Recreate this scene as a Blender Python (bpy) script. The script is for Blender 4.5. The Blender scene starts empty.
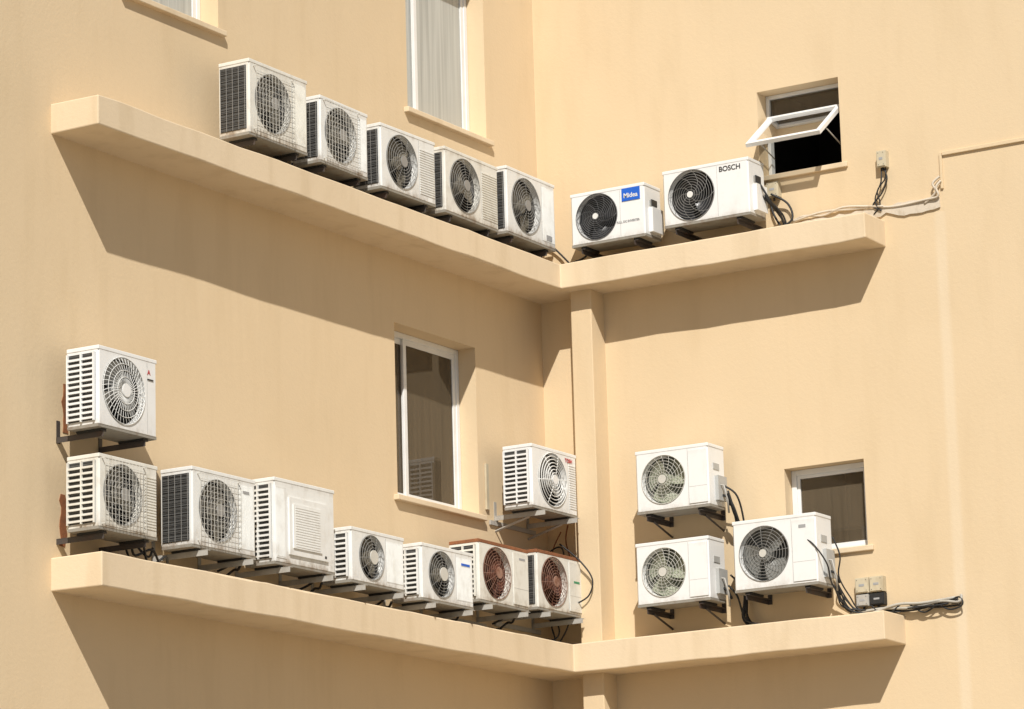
import bpy, math, random
from mathutils import Vector, Matrix
random.seed(7)
scn=bpy.context.scene
# ---------------------------------------------------------------- materials
def new_mat(name):
    m=bpy.data.materials.new(name); m.use_nodes=True
    nt=m.node_tree; b=nt.nodes['Principled BSDF']
    return m,nt,b
def N(nt,t,**k):
    n=nt.nodes.new(t)
    for a,v in k.items(): setattr(n,a,v)
    return n
def noise(nt,vec,scale,detail=3,rough=.6):
    n=N(nt,'ShaderNodeTexNoise'); n.inputs['Scale'].default_value=scale; n.inputs['Detail'].default_value=detail
    n.inputs['Roughness'].default_value=rough
    nt.links.new(vec,n.inputs['Vector']); return n.outputs['Fac']
def ramp(nt,fac,stops):
    r=N(nt,'ShaderNodeValToRGB'); e=r.color_ramp.elements
    e[0].position,e[0].color=stops[0][0],(*stops[0][1],1); e[1].position,e[1].color=stops[-1][0],(*stops[-1][1],1)
    for p,c in stops[1:-1]:
        x=e.new(p); x.color=(*c,1)
    nt.links.new(fac,r.inputs['Fac']); return r.outputs['Color']
def mapping(nt,vec,scale):
    m=N(nt,'ShaderNodeMapping'); m.inputs['Scale'].default_value=scale
    nt.links.new(vec,m.inputs['Vector']); return m.outputs['Vector']
def mix(nt,fac,a,b,mode='MIX'):
    m=N(nt,'ShaderNodeMix',data_type='RGBA',blend_type=mode)
    for s,v in ((0,fac),(6,a),(7,b)):
        if isinstance(v,(int,float)): m.inputs[s].default_value=v
        elif isinstance(v,tuple): m.inputs[s].default_value=(*v,1)
        else: nt.links.new(v,m.inputs[s])
    return m.outputs[2]
def stucco(name,col,streak=.3,strip=False):
    m,nt,b=new_mat(name)
    pos=N(nt,'ShaderNodeNewGeometry').outputs['Position']
    big=noise(nt,pos,.5,3,.6)
    c=ramp(nt,big,[(.3,tuple(x*y for x,y in zip(col,(.965,.96,.945)))),(.5,col),(.72,tuple(min(1,x*1.025) for x in col))])
    st=noise(nt,mapping(nt,pos,(3.1,3.1,.5)),1.3,3,.6)
    sc=ramp(nt,st,[(.34,(.88,.86,.82)),(.50,(1,1,1)),(.9,(1.0,1.0,1.0))])
    c=mix(nt,streak,c,sc,'MULTIPLY')
    if strip:
        sx=N(nt,'ShaderNodeSeparateXYZ'); nt.links.new(pos,sx.inputs[0])
        a=N(nt,'ShaderNodeMath',operation='SUBTRACT'); nt.links.new(sx.outputs[0],a.inputs[0]); a.inputs[1].default_value=4.13
        a2=N(nt,'ShaderNodeMath',operation='ABSOLUTE'); nt.links.new(a.outputs[0],a2.inputs[0])
        mr=N(nt,'ShaderNodeMapRange'); nt.links.new(a2.outputs[0],mr.inputs[0])
        mr.inputs[1].default_value=.03; mr.inputs[2].default_value=.07; mr.inputs[3].default_value=.45; mr.inputs[4].default_value=0
        z1=N(nt,'ShaderNodeMath',operation='LESS_THAN'); nt.links.new(sx.outputs[2],z1.inputs[0]); z1.inputs[1].default_value=9.55
        mm=N(nt,'ShaderNodeMath',operation='MULTIPLY'); nt.links.new(mr.outputs[0],mm.inputs[0]); nt.links.new(z1.outputs[0],mm.inputs[1])
        m3=N(nt,'ShaderNodeMath',operation='MULTIPLY'); nt.links.new(mm.outputs[0],m3.inputs[0]); nt.links.new(st,m3.inputs[1])
        c=mix(nt,m3.outputs[0],c,(.80,.71,.56))
    nt.links.new(c,b.inputs['Base Color']); b.inputs['Roughness'].default_value=.92
    b.inputs['Specular IOR Level'].default_value=.2
    f=noise(nt,pos,26,3,.75)
    bp=N(nt,'ShaderNodeBump'); bp.inputs['Strength'].default_value=.25; bp.inputs['Distance'].default_value=.008
    nt.links.new(f,bp.inputs['Height']); nt.links.new(bp.outputs[0],b.inputs['Normal'])
    return m
def painted(name,col,rough=.45,dirt=.4,metal=0.,dcol=(.5,.42,.30),grime=0.):
    m,nt,b=new_mat(name)
    if grime or dirt>.3:
        pos=N(nt,'ShaderNodeNewGeometry').outputs['Position']
        a=noise(nt,mapping(nt,pos,(5,5,3.2)),1.7,3,.7)
        fac=ramp(nt,a,[(.50,(0,0,0)),(.85,(dirt,dirt,dirt))])
        c=mix(nt,fac,col,tuple(x*y for x,y in zip(col,dcol)))
        if grime:
            g=N(nt,'ShaderNodeTexCoord').outputs['Generated']; sx=N(nt,'ShaderNodeSeparateXYZ'); nt.links.new(g,sx.inputs[0])
            e=ramp(nt,sx.outputs[2],[(0.,(1,1,1)),(.10,(.25,.25,.25)),(.3,(0,0,0)),(.9,(0,0,0)),(1.,(.5,.5,.5))])
            q=mix(nt,1.,e,ramp(nt,a,[(.35,(0,0,0)),(.65,(grime,grime,grime))]),'MULTIPLY')
            c=mix(nt,q,c,(.20,.13,.07))
        nt.links.new(c,b.inputs['Base Color'])
    else:
        pos=N(nt,'ShaderNodeNewGeometry').outputs['Position']
        a=noise(nt,pos,6,1,.5)
        nt.links.new(ramp(nt,a,[(.3,tuple(x*.93 for x in col)),(.7,col)]),b.inputs['Base Color'])
    b.inputs['Roughness'].default_value=rough; b.inputs['Metallic'].default_value=metal
    return m
def rusty(name,base,amount=.5,mid=(.30,.11,.04)):
    m,nt,b=new_mat(name)
    pos=N(nt,'ShaderNodeNewGeometry').outputs['Position']
    a=noise(nt,pos,14,4,.75)
    c=ramp(nt,a,[(max(0,.62-amount*.5),base),(.66-amount*.4,mid),(.85,(.12,.05,.025))])
    nt.links.new(c,b.inputs['Base Color']); b.inputs['Roughness'].default_value=.85
    return m
def fins(name,dark,light):
    m,nt,b=new_mat(name)
    pos=N(nt,'ShaderNodeNewGeometry').outputs['Position']
    w=N(nt,'ShaderNodeTexWave',wave_type='BANDS',bands_direction='Z'); w.inputs['Scale'].default_value=16; w.inputs['Distortion'].default_value=1.5
    nt.links.new(pos,w.inputs['Vector'])
    c=mix(nt,w.outputs['Fac'],dark,light); n2=noise(nt,pos,12,2)
    c=mix(nt,.7,c,ramp(nt,n2,[(.3,(.5,.5,.5)),(.7,(1,1,1))]),'MULTIPLY')
    nt.links.new(c,b.inputs['Base Color']); b.inputs['Roughness'].default_value=.6
    return m
WALL=(.685,.535,.345)
M_wallR=stucco('stucco_right',WALL,.25,True); M_wall=stucco('stucco_left',tuple(x*1.02 for x in WALL),.28)
M_ledge=stucco('stucco_ledge',(.72,.58,.40),.6)
M_white=painted('casing_white',(.77,.77,.74),.4,.35,grime=.9)
M_cream=painted('casing_cream',(.74,.72,.65),.45,.45,grime=1.)
M_new=painted('casing_new',(.80,.80,.78),.36,.12,grime=.4)
M_grey=painted('plastic_grey',(.42,.42,.40),.5,.4)
M_wire=painted('wire_light',(.60,.58,.52),.45,.2)
M_wireg=painted('wire_grey',(.28,.27,.25),.5,.2)
M_wirek=painted('wire_dark',(.12,.12,.12),.45,.2)
M_wirew=painted('wire_white',(.78,.77,.73),.45,.2)
M_dark=painted('dark_interior',(.03,.028,.025),.7,.2)
M_brown=painted('fan_brown',(.18,.16,.12),.6,.5)
M_fang=painted('fan_grey',(.18,.18,.165),.5,.5)
M_olive=painted('fan_olive',(.34,.36,.27),.5,.4)
M_black=painted('fan_black',(.02,.02,.022),.35,.1)
M_fins=fins('coil_fins',(.015,.015,.015),(.09,.09,.085))
M_finsm=fins('coil_fins_grey',(.06,.06,.055),(.22,.21,.18))
M_rust=rusty('rust_heavy',(.42,.21,.10),.8)
M_rfan=rusty('rust_fan',(.075,.028,.02),.3,(.15,.045,.025))
M_rwire=rusty('rust_wire',(.30,.17,.12),.3,(.22,.10,.06))
M_base=painted('base_plate',(.28,.26,.22),.6,.8,dcol=(.5,.25,.12))
M_brk=painted('bracket_dark',(.06,.05,.045),.6,.6,dcol=(1.6,.7,.3))  # near-black base colour paints in the shade under the units
M_brg=painted('bracket_galv',(.42,.40,.36),.5,.6)
M_alu=painted('aluminium_white',(.80,.80,.78),.35,.12)
M_rubber=painted('rubber_black',(.018,.018,.018),.6,.2)
M_lag=painted('pipe_lagging',(.45,.42,.36),.8,.5)
M_box=painted('box_beige',(.55,.48,.34),.6,.6)
M_plast=painted('plaster_broken',(.62,.54,.43),.95,.8)
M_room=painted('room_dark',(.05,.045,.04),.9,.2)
M_curt=painted('curtain',(.80,.81,.78),.9,.15)
M_blue=painted('label_blue',(.01,.12,.60),.4,.05)
M_red=painted('label_red',(.5,.02,.03),.4,.05)
M_green=painted('label_green',(.02,.25,.12),.4,.05)
M_ink=painted('label_ink',(.03,.03,.03),.5,.05)
M_lgrey=painted('label_grey',(.35,.35,.35),.5,.05)
def glass(name='window_glass',tint=(.82,.84,.82),film=None,ff=0.):
    m,nt,b=new_mat(name); nt.nodes.remove(b)
    out=nt.nodes['Material Output']
    tr=N(nt,'ShaderNodeBsdfTransparent'); tr.inputs[0].default_value=(*tint,1)
    gl=N(nt,'ShaderNodeBsdfGlossy'); gl.inputs['Roughness'].default_value=.02; gl.inputs[0].default_value=(.9,.9,.9,1)
    pos=N(nt,'ShaderNodeNewGeometry').outputs['Position']
    bp=N(nt,'ShaderNodeBump'); bp.inputs['Strength'].default_value=.15; bp.inputs['Distance'].default_value=.01
    nt.links.new(noise(nt,pos,1.8,1),bp.inputs['Height']); nt.links.new(bp.outputs[0],gl.inputs['Normal'])
    fr=N(nt,'ShaderNodeFresnel'); fr.inputs[0].default_value=1.45
    body=tr.outputs[0]
    if film:
        df=N(nt,'ShaderNodeBsdfDiffuse')
        # soft vertical bands in the film; curtain folds painted in on net panes
        v=noise(nt,mapping(nt,pos,(9,9,.25)),2.2,2)
        nt.links.new(ramp(nt,v,[(.3,tuple(x*.72 for x in film)),(.65,film)]),df.inputs[0])
        mf=N(nt,'ShaderNodeMixShader'); mf.inputs[0].default_value=ff
        nt.links.new(tr.outputs[0],mf.inputs[1]); nt.links.new(df.outputs[0],mf.inputs[2]); body=mf.outputs[0]
    mx=N(nt,'ShaderNodeMixShader'); nt.links.new(fr.outputs[0],mx.inputs[0]); nt.links.new(body,mx.inputs[1]); nt.links.new(gl.outputs[0],mx.inputs[2])
    nt.links.new(mx.outputs[0],out.inputs[0]); return m
M_glass=glass()
M_net=glass('net_curtained_glass',film=(.60,.61,.57),ff=.85)
M_greyrefl=glass('grey_reflect_glass',film=(.50,.48,.42),ff=.38)  # grey film colour stands in for the pale reflection on the open sash
# ---------------------------------------------------------------- mesh builder
class MB:
    def __init__(s): s.v=[];s.f=[];s.m=[];s.mats=[];s.sm=[]
    def mi(s,mat):
        if mat not in s.mats: s.mats.append(mat)
        return s.mats.index(mat)
    def face(s,pts,mat,smooth=False):
        i=len(s.v); s.v+=[tuple(p) for p in pts]; s.f.append(tuple(range(i,i+len(pts)))); s.m.append(s.mi(mat)); s.sm.append(smooth)
    def mesh(s,vs,fs,mat,smooth=False):
        i=len(s.v); s.v+=[tuple(p) for p in vs]; k=s.mi(mat)
        for f in fs: s.f.append(tuple(i+j for j in f)); s.m.append(k); s.sm.append(smooth)
    def box(s,a,b,mat):
        x0,y0,z0=a;x1,y1,z1=b
        vs=[(x0,y0,z0),(x1,y0,z0),(x1,y1,z0),(x0,y1,z0),(x0,y0,z1),(x1,y0,z1),(x1,y1,z1),(x0,y1,z1)]
        s.mesh(vs,[(0,3,2,1),(4,5,6,7),(0,1,5,4),(1,2,6,5),(2,3,7,6),(3,0,4,7)],mat)
    def tube(s,pts,r,mat,n=6,closed=False,smooth=True):
        P=[Vector(p) for p in pts]; L=len(P); vs=[];fs=[]
        up=None
        for i,p in enumerate(P):
            if closed: t=(P[(i+1)%L]-P[i-1])
            else: t=P[min(i+1,L-1)]-P[max(i-1,0)]
            if t.length<1e-9: t=Vector((0,0,1))
            t.normalize()
            if up is None:
                up=Vector((0,0,1)) if abs(t.z)<.9 else Vector((1,0,0))
            u=up-t*up.dot(t)
            if u.length<1e-4: u=Vector((0,1,0))-t*t.y
            u.normalize(); w=t.cross(u); up=u
            rr=r[i] if isinstance(r,(list,tuple)) else r
            for k in range(n):
                a=2*math.pi*k/n; vs.append(p+u*math.cos(a)*rr+w*math.sin(a)*rr)
        for i in range(L if closed else L-1):
            j=(i+1)%L
            for k in range(n):
                fs.append((i*n+k,i*n+(k+1)%n,j*n+(k+1)%n,j*n+k))
        if not closed: fs.append(tuple(range(n))[::-1]); fs.append(tuple((L-1)*n+k for k in range(n)))
        s.mesh(vs,fs,mat,smooth)
    def ring(s,cx,cz,y,R,r,mat,seg=40,n=4):
        s.tube([(cx+R*math.cos(2*math.pi*i/seg),y,cz+R*math.sin(2*math.pi*i/seg)) for i in range(seg)],r,mat,n,True)
    def cyl(s,cx,cz,y0,y1,R,mat,seg=32):
        vs=[];fs=[]
        for y in (y0,y1):
            for i in range(seg):
                a=2*math.pi*i/seg; vs.append((cx+R*math.cos(a),y,cz+R*math.sin(a)))
        for i in range(seg): fs.append((i,(i+1)%seg,seg+(i+1)%seg,seg+i))
        fs.append(tuple(range(seg))); fs.append(tuple(seg+i for i in range(seg))[::-1])
        s.mesh(vs,fs,mat)
    def obj(s,name,parent=None,bevel=0,mw=None):
        me=bpy.data.meshes.new(name); me.from_pydata(s.v,[],s.f)
        for m in s.mats: me.materials.append(m)
        me.polygons.foreach_set('material_index',s.m); me.polygons.foreach_set('use_smooth',s.sm); me.update()
        o=bpy.data.objects.new(name,me); scn.collection.objects.link(o)
        if parent: o.parent=parent
        if bevel:
            b=o.modifiers.new('bevel','BEVEL'); b.width=bevel; b.segments=2; b.limit_method='ANGLE'
        return o
def empty(name,loc=(0,0,0),rz=0,rx=0,ry=0):
    e=bpy.data.objects.new(name,None); e.location=loc; e.rotation_euler=(rx,ry,rz); e.empty_display_size=.2
    scn.collection.objects.link(e); return e
def spline(pts,k=6):
    P=[Vector(p) for p in pts]; out=[]
    for i in range(len(P)-1):
        p0=P[max(i-1,0)];p1=P[i];p2=P[i+1];p3=P[min(i+2,len(P)-1)]
        for j in range(k):
            t=j/k
            out.append(.5*((2*p1)+(-p0+p2)*t+(2*p0-5*p1+4*p2-p3)*t*t+(-p0+3*p1-3*p2+p3)*t**3))
    out.append(P[-1]); return out
# ---------------------------------------------------------------- building
bld=empty('apartment_building')
LT=lambda x,y,z:(-y,x,z)   # left wall local -> world
RT=lambda x,y,z:(x,y,z)
ZT=13.4
def wall(name,T,x0,x1,holes,mat,rec):
    mb=MB(); xs=sorted({x0,x1,*[h[0] for h in holes],*[h[1] for h in holes]}); zs=sorted({-.2,ZT,*[h[2] for h in holes],*[h[3] for h in holes]})
    for i in range(len(xs)-1):
        for j in range(len(zs)-1):
            cx=(xs[i]+xs[i+1])/2; cz=(zs[j]+zs[j+1])/2
            if any(h[0]<cx<h[1] and h[2]<cz<h[3] for h in holes): continue
            mb.face([T(xs[i],0,zs[j]),T(xs[i+1],0,zs[j]),T(xs[i+1],0,zs[j+1]),T(xs[i],0,zs[j+1])],mat)
    for (a,b,c,d) in holes:
        q=rec+.06
        for P in ([(a,0,c),(a,0,d),(a,q,d),(a,q,c)],[(b,0,c),(b,q,c),(b,q,d),(b,0,d)],[(a,0,d),(b,0,d),(b,q,d),(a,q,d)],[(a,0,c),(a,q,c),(b,q,c),(b,0,c)]):
            mb.face([T(*p) for p in P],mat)
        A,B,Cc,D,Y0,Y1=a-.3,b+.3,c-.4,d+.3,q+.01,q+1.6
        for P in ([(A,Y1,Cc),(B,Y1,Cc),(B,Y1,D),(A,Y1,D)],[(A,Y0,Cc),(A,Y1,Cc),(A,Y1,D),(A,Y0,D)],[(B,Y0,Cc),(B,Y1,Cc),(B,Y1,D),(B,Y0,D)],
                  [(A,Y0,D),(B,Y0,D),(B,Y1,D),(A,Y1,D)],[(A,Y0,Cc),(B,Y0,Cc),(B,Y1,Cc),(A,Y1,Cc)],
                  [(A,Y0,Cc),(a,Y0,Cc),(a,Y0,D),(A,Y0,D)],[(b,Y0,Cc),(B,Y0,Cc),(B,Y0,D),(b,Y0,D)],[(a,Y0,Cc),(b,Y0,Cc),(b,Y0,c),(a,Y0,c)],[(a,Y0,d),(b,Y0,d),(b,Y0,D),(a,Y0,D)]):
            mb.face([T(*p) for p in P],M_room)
    return mb.obj(name,bld)
W0=(-6.40,-5.12,10.70,12.35); W1=(-2.24,-.90,10.70,12.35); W2=(-2.54,-1.20,7.13,8.68)
W0b=(-6.40,-5.12,3.0,4.6); W2b=(-2.54,-1.20,3.0,4.6)
WR1=(2.37,3.20,10.15,10.96); WR2=(2.48,3.27,6.65,7.43); WRb=(2.48,3.27,2.9,3.7)
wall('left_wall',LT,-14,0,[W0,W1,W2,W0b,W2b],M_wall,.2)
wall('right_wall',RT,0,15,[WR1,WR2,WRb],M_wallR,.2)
mb=MB()
mb.face([(0,-14,-.2),(0,-14,ZT),(-8,-14,ZT),(-8,-14,-.2)],M_wall)
mb.face([(15,0,-.2),(15,8,-.2),(15,8,ZT),(15,0,ZT)],M_wall)
mb.face([(-8,-14,-.2),(-8,-14,ZT),(-8,8,ZT),(-8,8,-.2)],M_wall)
mb.face([(-8,8,-.2),(-8,8,ZT),(15,8,ZT),(15,8,-.2)],M_wall)
mb.face([(-8,-14,ZT),(0,-14,ZT),(0,8,ZT),(-8,8,ZT)],M_ledge); mb.face([(0,0,ZT),(15,0,ZT),(15,8,ZT),(0,8,ZT)],M_ledge)
mb.obj('side_walls_and_roof',bld)
mb=MB(); mb.box((-.25,-14.06,ZT+.003),(.06,0.25,ZT+.3),M_ledge); mb.box((.063,-.06,ZT+.003),(15.06,.25,ZT+.3),M_ledge); mb.obj('parapet',bld,.01)
def ledge(name,z0,z1,dl=.47,dr=.41,yl=-7.33,xr=3.59):
    me=MB(); random.seed(int(z0*10))
    n=26; ph=random.random()*6
    wob=lambda t:.004*math.sin(t*2.1+ph)+random.uniform(-.003,.003)
    pts=[(-.05,yl),(dl,yl)]
    for i in range(1,n): y=yl+(-dr-yl)*i/n; pts.append((dl+wob(y),y))
    pts.append((dl,-dr))
    for i in range(1,12): x=dl+(xr-dl)*i/12; pts.append((x,-dr+wob(x)))
    pts+=[(xr,-dr),(xr,.05),(-.05,.05)]
    L=len(pts); vs=[(x,y,z0+wob(x*3+y*2)) for x,y in pts]+[(x,y,z1+wob(x*2+y*3)) for x,y in pts]
    fs=[(i,(i+1)%L,L+(i+1)%L,L+i) for i in range(L)]
    me.mesh(vs,fs,M_ledge)
    for k,o in ((0,True),(L,False)):
        left=[k+i for i in range(0,n+2)]+[k+L-1]
        right=[k+i for i in range(n+1,L)]
        for poly in (left,right): me.f.append(tuple(poly[::-1] if o else poly)); me.m.append(0); me.sm.append(False)
    return me.obj(name,bld,.01)
ledge('ledge_upper',9.31,9.55,.46,.41); ledge('ledge_lower',5.74,6.0,.48,.42)
mb=MB(); mb.box((.46,-.24,-.2),(.68,.05,5.76),M_wallR); mb.box((.46,-.24,5.98),(.68,.05,9.33),M_wallR); mb.obj('pilaster',bld,.008)
mb=MB(); mb.box((4.19,-.022,10.05),(15,.03,10.085),M_wallR); mb.box((4.16,-.02,9.75),(4.185,.03,10.08),M_wallR); mb.obj('string_course',bld,.004)
# ---------------------------------------------------------------- windows
def window(name,T,h,rec,split=None,curtain=None,sill=.05,sash=None,fw=.05,gm=None,gl0=None):
    root=empty(name); root.parent=bld
    a,b,c,d=h; mb=MB(); gm=gm or M_glass; gl0=gl0 or gm
    def bx(p,q,m):
        P=T(*p);Q=T(*q); mb.box(tuple(min(u,v) for u,v in zip(P,Q)),tuple(max(u,v) for u,v in zip(P,Q)),m)
    y0,y1=rec-.02,rec+.05
    bx((a+.002,y0,c+.002),(a+fw,y1,d-.002),M_alu); bx((b-fw,y0,c+.002),(b-.002,y1,d-.002),M_alu)
    bx((a+fw,y0,c+.002),(b-fw,y1,c+fw),M_alu); bx((a+fw,y0,d-fw),(b-fw,y1,d-.002),M_alu)
    if split is not None:
        xm=a+(b-a)*split
        s=.05
        for (xa,xb,yy,gg) in ((a+fw,xm+.03,rec+.012,gl0),(xm-.03,b-fw,rec-.012,gm)):
            bx((xa,yy,c+fw),(xa+s,yy+.022,d-fw),M_alu); bx((xb-s,yy,c+fw),(xb,yy+.022,d-fw),M_alu)
            bx((xa+s,yy,c+fw),(xb-s,yy+.022,c+fw+s),M_alu); bx((xa+s,yy,d-fw-s),(xb-s,yy+.022,d-fw),M_alu)
            g=MB(); g.face([T(xa+s,yy+.011,c+fw+s),T(xb-s,yy+.011,c+fw+s),T(xb-s,yy+.011,d-fw-s),T(xa+s,yy+.011,d-fw-s)],gg); g.obj('glass_pane',root)
    elif sash is None:
        bx((a+fw,rec-.005,c+fw),(a+fw+.03,rec+.03,d-fw),M_alu); bx((b-fw-.03,rec-.005,c+fw),(b-fw,rec+.03,d-fw),M_alu)
        bx((a+fw+.03,rec-.005,c+fw),(b-fw-.03,rec+.03,c+fw+.03),M_alu); bx((a+fw+.03,rec-.005,d-fw-.03),(b-fw-.03,rec+.03,d-fw),M_alu)
        g=MB(); g.face([T(a+fw,rec+.01,c+fw),T(b-fw,rec+.01,c+fw),T(b-fw,rec+.01,d-fw),T(a+fw,rec+.01,d-fw)],gm); g.obj('glass_pane',root)
    mb.obj('frame',root,.004)
    mb=MB()
    P=T(a-.06,-sill,c-.045);Q=T(b+.06,rec-.022,c+.003)
    mb.box(tuple(min(u,v) for u,v in zip(P,Q)),tuple(max(u,v) for u,v in zip(P,Q)),M_ledge); mb.obj('sill',root,.006)
    return root
window('sliding_window',LT,W0,.2,.42,gm=M_net)
window('sliding_window',LT,W1,.2,.34,gm=M_net,gl0=M_net)
M_tan=glass('brown_film_glass',film=(.22,.17,.11),ff=.45)  # brown film mixed into the clear pane
window('sliding_window',LT,W2,.2,.34,gm=M_tan,gl0=M_tan)
window('sliding_window',LT,W0b,.2,.42,gm=M_net)
window('sliding_window',LT,W2b,.2,.42,gm=M_net)
window('casement_window',RT,WR2,.15,None,None,.03,gm=M_tan)
window('casement_window',RT,WRb,.15,None,None,.03)
aw=window('awning_window',RT,WR1,.19,None,None,.03,sash='aw',fw=.035)
mb=MB(); a,b,c,d=WR1
mb.box((a+.035,.175,10.72),(b-.035,.23,10.755),M_alu); mb.obj('transom',aw,.003)
g=MB(); g.face([(a+.035,.2,10.755),(b-.035,.2,10.755),(b-.035,.2,d-.035),(a+.035,.2,d-.035)],M_tan); g.obj('glass_pane',aw)
hx=Vector((0,.15,10.735)); e=Vector((0,-.34,10.37)); dv=(e-hx); Ls=dv.length; dv.normalize(); nv=Vector((0,dv.z,-dv.y))
sm=MB()
def sbox(x0,x1,t0,t1,th=.018):
    vs=[]
    for s in (-th,th):
        for (x,t) in ((x0,t0),(x1,t0),(x1,t1),(x0,t1)):
            p=hx+dv*t+nv*s; vs.append((x,p.y,p.z))
    sm.mesh(vs,[(0,1,2,3),(7,6,5,4),(0,4,5,1),(1,5,6,2),(2,6,7,3),(3,7,4,0)],M_alu)
xa,xb=a+.04,b-.04
sbox(xa,xa+.045,0,Ls);sbox(xb-.045,xb,0,Ls);sbox(xa+.045,xb-.045,0,.045);sbox(xa+.045,xb-.045,Ls-.045,Ls)
sm.obj('open_sash',aw)
g=MB(); P=[]
for (x,t) in ((xa+.045,.045),(xb-.045,.045),(xb-.045,Ls-.045),(xa+.045,Ls-.045)):
    p=hx+dv*t; P.append((x,p.y,p.z))
g.face(P,M_greyrefl); g.obj('sash_glass',aw)
mb=MB(); mb.tube([(b-.06,.17,10.35),(b-.06,-.2,10.46)],.006,M_brg); mb.tube([(a+.07,.17,10.35),(a+.07,-.2,10.46)],.006,M_brg); mb.obj('stay_arm',aw)
# ---------------------------------------------------------------- AC units
def rect_hit(cx,cz,a,x0,x1,z0,z1):
    c,s=math.cos(a),math.sin(a); t=1e9
    if c>1e-9: t=min(t,(x1-cx)/c)
    if c<-1e-9: t=min(t,(x0-cx)/c)
    if s>1e-9: t=min(t,(z1-cz)/s)
    if s<-1e-9: t=min(t,(z0-cz)/s)
    return cx+c*t,cz+s*t
def ac(side,u0,u1,z0,z1,front=.47,depth=.3,case=None,fx=.40,fr=.40,wire=None,blade=None,inner=None,step=.024,wr=.0022,spokes=12,
       cap=.05,capm=None,left='mesh',right='plain',ribs='v',guard=False,panel=False,lid=None,brk='dark',dome=.02,back=None,labels=(),texts=(),tilt=0,yaw=0,swirl=0,fin=None):
    w=u1-u0; h=z1-z0
    case=case or M_white; wire=wire or M_wireg; blade=blade or M_fang; inner=inner or M_dark; capm=capm or wire; lid=lid or case
    root=empty('air_conditioner_unit',(front,u0,z0) if side=='L' else (u0,-front,z0),(math.pi/2 if side=='L' else 0)+yaw,0,tilt)
    cx=w*fx; cz=h*.5; R=h*fr; ch=.012
    mb=MB()
    if not panel:
        N_=48; ang=sorted([2*math.pi*i/N_ for i in range(N_)]+[math.atan2(sz-cz,sx-cx)%(2*math.pi) for sx in (ch,w-ch) for sz in (ch,h-ch)])
        A=[];B=[];D=[]
        for t in ang:
            A.append((cx+R*math.cos(t),0,cz+R*math.sin(t))); hx_,hz_=rect_hit(cx,cz,t,ch,w-ch,ch,h-ch); B.append((hx_,0,hz_)); D.append((cx+R*.96*math.cos(t),.05,cz+R*.96*math.sin(t)))
        n=len(ang); mb.mesh(A+B,[(i,n+i,n+(i+1)%n,(i+1)%n)[::-1] for i in range(n)],case)
        mb.mesh(A+D,[(i,(i+1)%n,n+(i+1)%n,n+i)[::-1] for i in range(n)],case,True)
        E=[(x,.17,z) for (x,y,z) in D]; mb.mesh(D+E,[(i,(i+1)%n,n+(i+1)%n,n+i)[::-1] for i in range(n)],inner,True)
        mb.face(E,(fin or M_finsm) if back else inner)
    else:
        mb.face([(ch,0,ch),(w-ch,0,ch),(w-ch,0,h-ch),(ch,0,h-ch)],case)
    o=[(ch,0,ch),(w-ch,0,ch),(w-ch,0,h-ch),(ch,0,h-ch)]; q=[(0,ch,0),(w,ch,0),(w,ch,h),(0,ch,h)]; k=[(0,depth,0),(w,depth,0),(w,depth,h),(0,depth,h)]
    mb.mesh(o+q,[(i,(i+1)%4,4+(i+1)%4,4+i)[::-1] for i in range(4)],case)
    mb.face([q[1],k[1],k[2],q[2]],case); mb.face([q[2],k[2],k[3],q[3]],case)
    mb.face([q[0],q[3],k[3],k[0]],case)
    mb.face([q[0],k[0],k[1],q[1]],M_base); mb.face([k[0],k[3],k[2],k[1]],M_finsm)
    mb.obj('casing',root)
    m2=MB(); m2.box((-.004,-.003,h-.028),(w+.004,depth+.004,h+.004),lid); m2.obj('top_cover',root,.005)
    m2=MB()
    m2.box((-.002,.004,-.012),(w+.002,depth-.004,.012),M_base)
    xs=min(w-.03,cx+R+.028)
    if not panel:
        m2.box((xs,-.0012,.02),(xs+.003,.004,h-.035),M_grey)
        if ribs=='v':
            n=max(2,int((w-xs-.03)/.016))
            for i in range(n):
                x=xs+.014+i*(w-xs-.03)/n; m2.box((x,-.005,.05),(x+.006,.002,h-.06),case)
        elif ribs=='h':
            for i in range(int((h-.14)/.022)):
                z=.06+i*.022; m2.box((xs+.012,-.005,z),(w-.02,.002,z+.009),case)
        elif ribs=='step':
            m2.box((xs+.01,-.008,.03),(w-.012,.002,h-.05),case)
            m2.box((xs+.012,-.009,h*.32),(w-.014,-.0075,h*.325),M_grey)
    else:
        m2.box((w*.22,-.016,h*.12),(w*.86,.002,h*.80),case)
        m2.box((w*.27,-.026,h*.20),(w*.74,-.015,h*.72),case)
        for i in range(16):
            z=h*.22+i*h*.49/16; m2.box((w*.30,-.0285,z),(w*.71,-.0255,z+.008),case)
        m2.box((w*.02,-.004,h*.06),(w*.18,.002,h*.9),case)
        for i in range(9): m2.box((w*(.03+.015*i),-.007,h*.08),(w*(.03+.015*i)+.005,-.0035,h*.88),case)
        m2.box((w*.80,-.018,h*.15),(w*.83,-.0155,h*.18),M_ink)
    if left=='mesh':
        m2.box((-.006,.03,.04),(.003,depth-.015,h-.05),M_fins)
        for i in range(int((h-.1)/.03)+1): z=.045+i*.03; m2.box((-.011,.03,z),(-.006,depth-.015,z+.0028),M_wirek)
        for i in range(5): y=.035+i*(depth-.055)/4; m2.box((-.014,y,.04),(-.0105,y+.003,h-.05),M_wireg)
    elif left=='slats':
        m2.box((-.003,.03,.04),(.003,depth-.01,h-.05),M_fins)
        nn=int((h-.1)/.042)
        for i in range(nn): z=.05+i*(h-.11)/nn; m2.box((-.022,.035,z),(-.004,depth-.012,z+.016),case)
        for y in (.03,depth*.5,depth-.02): m2.box((-.024,y,.035),(-.004,y+.012,h-.045),case)
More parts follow.
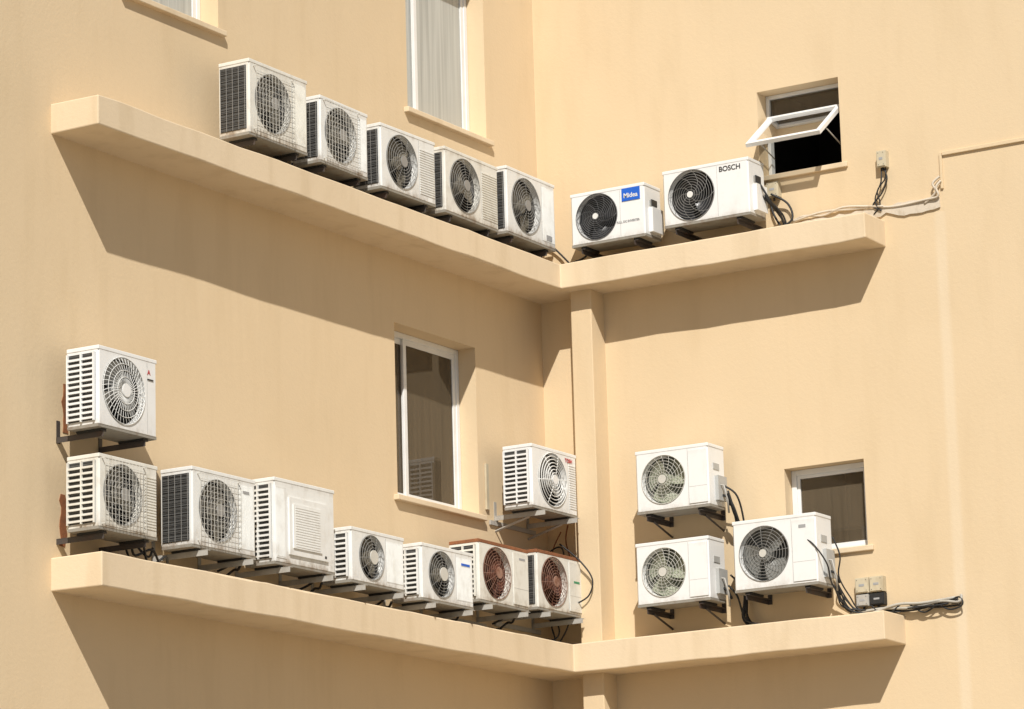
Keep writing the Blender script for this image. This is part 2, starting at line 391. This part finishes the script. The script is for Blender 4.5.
    m2.box((w-.002,.09,h*.60),(w+.006,.20,h*.70),M_grey)
    if right=='valve':
        m2.box((w,.12,h*.10),(w+.035,depth-.02,h*.50),M_grey)
        m2.tube([(w+.02,.2,h*.2),(w+.07,.2,h*.16),(w+.09,.24,h*.02)],.012,M_rubber)
        m2.tube([(w+.02,.16,h*.35),(w+.06,.17,h*.34),(w+.08,.2,h*.1),(w+.06,.25,-.05)],.009,M_brg)
    elif right=='cover':
        m2.box((w,.08,h*.08),(w+.04,depth-.02,h*.55),case)
        m2.box((w+.002,.12,h*.60),(w+.012,.22,h*.72),M_ink)
    m2.obj('panels',root,.0)
    if not panel:
        f=MB(); nb=3; seg=8
        for bI in range(nb):
            b0=bI*2*math.pi/nb+u0*3; vs=[];fs=[]
            for i in range(seg+1):
                rr=.05+(R*.93-.05)*i/seg
                for jn in range(7):
                    t=jn/6; a=b0+t*(1.35+.25*i/seg)+.35*i/seg
                    vs.append((cx+rr*math.cos(a),.05+.075*t,cz+rr*math.sin(a)))
            for i in range(seg):
                for jn in range(6): fs.append((i*7+jn,i*7+jn+1,(i+1)*7+jn+1,(i+1)*7+jn))
            f.mesh(vs,fs,blade,True)
        f.cyl(cx,cz,.04,.14,.06,blade,20); f.obj('fan',root)
        g=MB(); n=int(R/step)
        yd=lambda r:-.006-dome*(1-(r/R)**2)
        for i in range(1,n+1):
            r=R*i/n
            if r<cap: continue
            g.ring(cx,cz,yd(r),r*.99,wr if i<n else max(wr,.0035),wire,36,4)
        for i in range(spokes):
            a=2*math.pi*i/spokes+.1
            g.tube([(cx+r*math.cos(a+swirl*(r/R)),yd(r)+.004,cz+r*math.sin(a+swirl*(r/R))) for r in (cap*.8,R*.35,R*.6,R*.8,R*1.0)],wr,wire,4)
        g.cyl(cx,cz,yd(0)-.004,yd(0)+.006,cap,capm,20)
        if guard:
            s0,s1,t0,t1=cx-R*1.08,cx+R*1.08,cz-R*1.06,cz+R*1.06
            nn=12
            for i in range(nn+1):
                x=s0+(s1-s0)*i/nn; g.box((x-.0012,-.034,t0),(x+.0012,-.031,t1),M_wire)
                z=t0+(t1-t0)*i/nn; g.box((s0,-.0305,z-.0012),(s1,-.0275,z+.0012),M_wire)
            for (x,z) in ((s0,t0),(s1,t0),(s0,t1),(s1,t1)): g.box((x-.004,-.032,z-.004),(x+.004,.002,z+.004),M_wire)
        g.obj('fan_grille',root)
    for (lx,lz,lw,lh,mat) in labels:
        l=MB(); l.box((lx*w,-.0095 if ribs=='step' else -.006,lz*h),(lx*w+lw,.001,lz*h+lh),mat); l.obj('label',root)
    for (tx,tz,size,body,mat,yy) in texts:
        cu=bpy.data.curves.new('lettering','FONT'); cu.body=body; cu.size=size; cu.extrude=.0006; cu.offset=.0012; cu.materials.append(mat)
        to=bpy.data.objects.new('lettering',cu); scn.collection.objects.link(to); to.parent=root
        to.location=(tx*w,yy,tz*h); to.rotation_euler=(math.pi/2,0,0)
    gap=front-depth; b=MB(); bm={'dark':M_brk,'galv':M_brg,'rust':M_rust}[brk]
    ext=.02 if brk=='dark' else -.07
    for fxp in (.14,.86):
        x=w*fxp
        b.box((x-.03,.03,-.03),(x+.03,depth-.03,-.013),M_rubber)
        b.box((x-.02,ext,-.036),(x+.02,depth+gap,-.031),bm); b.box((x-.02,ext,-.075),(x-.015,depth+gap,-.037),bm)
        if brk!='dark' or z0 in (6.96,7.11,6.27,6.30):
            b.box((x-.02,depth+gap-.006,-.076),(x+.02,depth+gap+.004,.10 if side=='L' else .02),bm)
        if z0 in (7.11,6.27,6.96,7.19) and side=='R' or z0==7.19: b.tube([(x,depth*.35,-.07),(x,depth+gap,-.17)],.012,bm,4,smooth=False)
    if brk!='dark': b.box((.0,depth+gap-.02,-.12),(w,depth+gap-.004,-.08),bm)
    b.obj('wall_bracket',root)
    return root
old=dict(case=M_white,blade=M_brown,wire=M_wireg,inner=M_dark,left='mesh',back=1)
U=[('L',-5.35,-4.52,9.69,10.32),('L',-4.33,-3.60,9.68,10.25),('L',-3.41,-2.56,9.65,10.22),('L',-2.39,-1.5,9.65,10.24),('L',-1.34,-.46,9.67,10.29)]
for i,u in enumerate(U):
    ac(*u,**{**old,'ribs':['v','v','h','h','v'][i],'guard':(i in (0,1)),'fx':[.40,.42,.38,.37,.39][i],'fr':.42 if i else .40,'case':[M_cream,M_white,M_white,M_cream,M_white][i],
       'yaw':[0,.015,-.012,.0,.02][i],'tilt':[0,.006,-.005,.008,0][i],'labels':[(),(),(),(),((.80,.10,.10,.05,M_lgrey),)][i]})
ac('L',-7.35,-6.63,6.96,7.57,left='slats',case=M_new,wire=M_wirew,blade=M_grey,fx=.43,fr=.43,step=.05,wr=.0028,spokes=40,cap=.05,capm=M_new,ribs='none',brk='dark',swirl=.35,labels=[(.84,.72,.07,.010,M_ink)],texts=[(.84,.79,.055,'A',M_red,-.002)],inner=M_dark)
ac('L',-7.35,-6.63,6.18,6.74,left='slats',guard=True,case=M_cream,blade=M_brown,fx=.40,fr=.42,ribs='h',brk='dark',back=1,tilt=.004)
ac('L',-6.18,-5.34,6.19,6.81,left='mesh',guard=True,case=M_white,blade=M_brown,fx=.40,fr=.40,ribs='v',brk='galv',back=1,labels=[(.80,.80,.08,.02,M_lgrey)])
ac('L',-5.07,-4.22,6.19,6.88,left='slats',panel=True,case=M_white,brk='galv',tilt=-.004)
ac('L',-3.98,-3.17,6.17,6.62,left='slats',case=M_white,blade=M_brown,fx=.38,fr=.42,ribs='v',brk='galv',cap=.06,wire=M_wireg,capm=M_wire,back=1,yaw=.012)
ac('L',-2.91,-2.09,6.14,6.62,left='slats',case=M_white,blade=M_brown,fx=.38,fr=.42,ribs='v',brk='galv',cap=.06,wire=M_wireg,capm=M_wire,back=1,labels=[(.76,.74,.14,.02,M_blue)])
ac('L',-1.99,-1.16,6.23,6.77,left='slats',case=M_cream,blade=M_rfan,inner=M_rfan,fx=.36,fr=.43,ribs='step',brk='galv',lid=M_rust,wire=M_rwire,spokes=16,labels=[(.8,.8,.1,.02,M_lgrey)],tilt=.006)
ac('L',-1.0,-.21,6.27,6.80,left='mesh',case=M_cream,blade=M_rfan,inner=M_rfan,fx=.37,fr=.43,ribs='step',brk='galv',lid=M_rust,wire=M_rwire,spokes=16,labels=[(.8,.55,.1,.02,M_green)])
ac('L',-1.04,-.25,7.19,7.76,left='slats',case=M_new,blade=M_grey,wire=M_wirew,capm=M_new,cap=.045,step=.03,wr=.0048,fx=.46,fr=.44,spokes=6,ribs='h',brk='galv',texts=[(.74,.85,.05,'TOSH',M_red,-.005)])
ac('R',.62,1.40,9.68,10.17,front=.45,case=M_new,blade=M_black,inner=M_black,wire=M_wirek,capm=M_wirew,cap=.028,step=.018,fx=.35,fr=.45,wr=.0022,spokes=10,ribs='none',right='cover',swirl=1.2,labels=[(.70,.70,.19,.12,M_blue)],texts=[(.725,.76,.062,'Midea',M_wirew,-.0068),(.62,.29,.028,'FULL DC INVERTER',M_lgrey,-.002)])
ac('R',1.60,2.48,9.71,10.23,front=.45,case=M_new,blade=M_black,inner=M_black,wire=M_wireg,capm=M_wirew,cap=.03,step=.022,fx=.33,fr=.46,wr=.002,spokes=8,ribs='none',right='cover',swirl=1.5,texts=[(.66,.82,.068,'BOSCH',M_ink,-.002)])
for z in ((7.11,7.67,1.21,1.95),(6.27,6.83,1.18,1.92)):
    ac('R',z[2],z[3],z[0],z[1],front=.45,case=M_new,blade=M_olive,inner=M_fang,wire=M_wire,capm=M_wire,cap=.04,step=.026,fx=.38,fr=.40,spokes=18,wr=.0022,ribs='step',right='valve',swirl=.5,back=1,fin=M_olive)
ac('R',2.17,2.99,6.30,6.92,front=.45,case=M_new,blade=M_fang,inner=M_fang,wire=M_wireg,capm=M_wire,cap=.035,step=.026,fx=.37,fr=.40,spokes=12,ribs='step',right='valve',labels=[(.80,.80,.07,.03,M_lgrey)])
# ---------------------------------------------------------------- cables and boxes
def cable(name,paths,r,mat):
    mb=MB()
    for p in paths: mb.tube(spline(p,6),r,mat,6)
    return mb.obj(name)
def tangle(seed,ctrl,n,jit,r=.008,jy=.03):
    random.seed(seed); out=[]
    for i in range(n):
        out.append([(x+random.uniform(-jit,jit),min(-.015,y+random.uniform(-jy,jy)),z+random.uniform(-jit,jit)) for x,y,z in ctrl])
    return out
cable('electrical_cable',tangle(1,[(2.50,-.28,9.97),(2.55,-.2,9.88),(2.58,-.06,9.75),(2.66,-.03,9.61),(2.78,-.04,9.58)],3,.035)+[[(2.48,-.25,9.90),(2.60,-.15,9.80),(2.62,-.05,9.66),(2.72,-.03,9.60)],[(2.47,-.02,9.98),(2.50,-.04,9.8),(2.60,-.06,9.60),(2.55,-.1,9.56)],[(2.52,-.1,9.95),(2.66,-.05,9.85),(2.70,-.05,9.70),(2.58,-.08,9.62)]],.010,M_rubber)
cable('electrical_cable',[[(3.64,-.03,10.03),(3.64,-.04,9.93),(3.56,-.05,9.82),(3.57,-.03,9.70),(3.50,-.02,9.62)],[(3.60,-.03,10.03),(3.60,-.05,9.9),(3.53,-.04,9.76),(3.55,-.03,9.66)],[(3.62,-.03,10.03),(3.66,-.05,9.92),(3.60,-.04,9.80),(3.50,-.03,9.70),(3.58,-.03,9.64)]],.007,M_rubber)
cable('electrical_cable',[[(2.62,-.02,9.66),(2.8,-.03,9.71),(3.0,-.02,9.69),(3.2,-.03,9.73),(3.45,-.03,9.70),(3.7,-.02,9.66),(4.0,-.03,9.67),(4.14,-.04,9.68),(4.13,-.05,9.76),(4.17,-.03,9.82)],[(4.0,-.02,9.64),(4.12,-.04,9.72),(4.10,-.05,9.80),(4.16,-.03,9.86)],[(2.7,-.03,9.68),(3.0,-.03,9.72),(3.3,-.02,9.70),(3.6,-.03,9.68)]],.011,M_plast)
def patch(name,outline,y,mat,T=RT):
    mb=MB(); n=len(outline); mb.mesh([T(x,-y,z) for x,z in outline]+[T(x,0.004,z) for x,z in outline],[tuple(range(n))]+[(i,n+i,n+(i+1)%n,(i+1)%n) for i in range(n)],mat); return mb.obj(name)
random.seed(3)
xsn=[2.75+i*.058 for i in range(25)]
tp=[(x,9.67+random.uniform(-.012,.015)+(.012 if x>3.7 else 0)) for x in xsn]
bt=[(x,9.60+random.uniform(-.02,.02)-(.03 if x>3.7 else 0)) for x in xsn]
patch('broken_plaster_strip',tp[::-1]+bt,.018,M_plast)
for (cy,z0,z1,wd) in ((-7.17,6.98,7.36,.05),(-7.19,6.10,6.50,.06)):
    o=[];n=9
    for i in range(n): o.append((cy-wd/2+random.uniform(-.018,.012),z0+(z1-z0)*i/(n-1)))
    for i in range(n): o.append((cy+wd/2+random.uniform(-.012,.018),z1-(z1-z0)*i/(n-1)))
    patch('rust_stained_mounting_plate',o,.006,M_rust,LT)
def jbox(x,z,w,h,dd=.07,mat=None):
    r=empty('electrical_junction_box',(x,0,z)); mb=MB(); mb.box((0,-dd,0),(w,.01,h),mat or M_box); mb.box((.008,-dd-.008,.008),(w-.008,-dd+.001,h-.008),mat or M_box)
    for a in ((.018,.018),(w-.024,.018),(.018,h-.024),(w-.024,h-.024)): mb.box((a[0],-dd-.011,a[1]),(a[0]+.006,-dd-.007,a[1]+.006),M_ink)
    mb.box((w*.3,-dd-.010,h*.42),(w*.7,-dd-.0075,h*.58),M_lgrey)
    mb.tube([(w/2,-dd/2,0),(w/2,-dd/2,-.03)],.012,M_rubber); mb.obj('box_body',r,.004)
jbox(3.575,10.03,.09,.15); jbox(2.46,9.93,.12,.14)
jbox(3.16,6.225,.13,.135); jbox(3.30,6.225,.13,.135); jbox(3.16,6.11,.12,.105,.06,M_brg); jbox(3.29,6.11,.14,.105,.06,M_rubber)
run=[(3.04,-.2,6.30),(3.08,-.12,6.14),(3.2,-.06,6.06),(3.45,-.05,6.05),(3.7,-.05,6.05),(3.95,-.05,6.06),(4.12,-.05,6.06)]
cable('electrical_cable',tangle(5,run,7,.026)+[[(3.05,-.25,6.72),(3.10,-.22,6.55),(3.06,-.18,6.38),(3.12,-.1,6.20),(3.2,-.05,6.08),(3.5,-.04,6.05)],
 [(2.86,-.44,6.72),(2.98,-.46,6.62),(3.06,-.4,6.46),(3.05,-.3,6.3),(3.1,-.12,6.1)],[(4.0,-.05,6.06),(4.14,-.06,6.1),(4.17,-.06,6.03),(4.05,-.05,6.0),(3.95,-.05,6.05)],
 [(3.3,-.06,6.11),(3.45,-.08,6.0),(3.62,-.06,6.10),(3.8,-.05,6.0),(3.95,-.05,6.08)]],.0075,M_rubber)
cable('pipe_lagging',[[(3.1,-.07,6.05),(3.4,-.06,6.07),(3.7,-.06,6.05),(3.95,-.06,6.08),(4.14,-.06,6.06),(4.16,-.05,6.12)],[(3.3,-.08,6.03),(3.55,-.07,6.09),(3.8,-.07,6.08),(4.1,-.05,6.10)]],.013,M_lag)
cable('electrical_cable',tangle(9,[(2.03,-.25,7.24),(2.07,-.2,7.08),(2.07,-.08,6.85),(2.09,-.06,6.55),(2.07,-.06,6.3),(2.10,-.1,6.1),(2.22,-.15,6.02)],4,.022)+[[(2.00,-.25,7.3),(2.10,-.2,7.2),(2.09,-.06,6.95),(2.12,-.05,6.5),(2.05,-.1,6.15),(2.15,-.15,6.02)],
 [(2.0,-.25,6.4),(2.06,-.2,6.3),(2.08,-.12,6.12),(2.2,-.15,6.02)],[(2.0,-.2,6.5),(2.10,-.15,6.35),(2.12,-.2,6.10),(2.3,-.25,6.02)]],.009,M_rubber)
cable('electrical_cable',[[(.10,-.30,6.75),(.12,-.2,6.9),(.18,-.05,6.95),(.35,-.30,6.6),(.40,-.3,6.4),(.30,-.2,6.2),(.2,-.2,6.05)],[(.05,-.35,6.30),(.2,-.25,6.25),(.25,-.3,6.1),(.1,-.4,6.02)],[(.08,-.2,6.4),(.16,-.25,6.2),(.2,-.3,6.05),(.05,-.5,6.02)],
 [(.3,-.3,6.95),(.5,-.3,6.78),(.62,-.28,6.6),(.58,-.28,6.45),(.45,-.3,6.38)]],.008,M_rubber)
cable('electrical_cable',[[(.3,-.14,7.15),(.25,-.1,7.0),(.30,-.06,6.75),(.36,-.08,6.55),(.30,-.2,6.35)],[(.2,-.1,7.1),(.1,-.1,6.9),(.16,-.1,6.6),(.1,-.2,6.4)]],.007,M_rust)
mb=MB(); mb.box((.004,-1.10,7.20),(.024,-1.06,7.62),M_box); mb.obj('mounting_rail')
cable('electrical_cable',[[(.2,-6.6,6.15),(.16,-6.5,6.1),(.2,-6.35,6.16),(.15,-6.2,6.1)],[(.25,-6.62,6.3),(.1,-6.55,6.2),(.08,-6.4,6.05),(.2,-6.2,6.02)],[(.3,-6.6,6.25),(.25,-6.45,6.02),(.3,-6.3,6.1),(.2,-6.15,6.03)],[(.1,-6.62,6.35),(.05,-6.45,6.28),(.12,-6.3,6.12),(.1,-6.2,6.2)]],.010,M_rubber)
cable('electrical_cable',[[(.3,-.42,9.75),(.2,-.3,9.68),(.1,-.12,9.7),(.2,-.05,9.62),(.5,-.06,9.66),(.62,-.12,9.72)],[(.2,-.35,9.7),(.15,-.2,9.58),(.3,-.1,9.57),(.55,-.1,9.6)],[(.25,-.4,9.85),(.12,-.1,9.9),(.25,-.04,9.75),(.4,-.08,9.6)]],.010,M_rubber)
hs=[]
for y,z in ((-4.45,9.64),(-3.50,9.63),(-2.48,9.62),(-1.42,9.62),(-5.26,6.16),(-4.12,6.14),(-3.08,6.10),(-2.02,6.10),(-1.08,6.18)):
    hs.append([(.30,y-.05,z),(.24,y,z-.03),(.16,y+.05,z-.02),(.10,y+.02,z-.07),(.03,y+.08,z-.06)])
    hs.append([(.22,y-.02,z+.05),(.12,y+.04,z+.02),(.02,y+.02,z-.02)])
cable('drain_hose',hs,.011,M_rubber)
# ---------------------------------------------------------------- ground
mb=MB(); mb.face([(-600,-600,0),(600,-600,0),(600,600,0),(-600,600,0)],painted('ground_concrete',(.22,.207,.18),.9,.4)); mb.obj('ground')
# ---------------------------------------------------------------- light
d=Vector((-.49,.74,-.87)).normalized(); s=-d
sun=bpy.data.lights.new('sun','SUN'); sun.energy=5.0; sun.angle=math.radians(.5); sun.color=(1,.965,.91)
so=bpy.data.objects.new('sun',sun); so.rotation_euler=d.to_track_quat('-Z','Y').to_euler(); so.location=(10,-15,25); scn.collection.objects.link(so)
w=bpy.data.worlds.new('World'); scn.world=w; w.use_nodes=True; nt=w.node_tree
sky=nt.nodes.new('ShaderNodeTexSky'); sky.sky_type='NISHITA'; sky.sun_disc=False
sky.sun_elevation=math.asin(s.z); sky.sun_rotation=math.atan2(s.x,s.y)
nt.links.new(sky.outputs[0],nt.nodes['Background'].inputs[0]); nt.nodes['Background'].inputs[1].default_value=.055
# ---------------------------------------------------------------- camera
X=Vector((0.85202,0.52278,-0.02775)); Yc=Vector((0.13473,-0.16774,0.97658))
X.normalize(); Yc=(Yc-X*Yc.dot(X)).normalized(); Zc=X.cross(Yc)
cam=bpy.data.cameras.new('camera'); co=bpy.data.objects.new('camera',cam); scn.collection.objects.link(co)
m=Matrix((X,Yc,Zc)).transposed().to_4x4(); m.translation=Vector((16.902,-28.478,1.6)); co.matrix_world=m
cam.sensor_width=36; cam.lens=3610/1024*36; cam.clip_end=2000; cam.clip_start=.5
scn.camera=co
scn.view_settings.view_transform='Standard'; scn.view_settings.look='None'; scn.view_settings.exposure=0
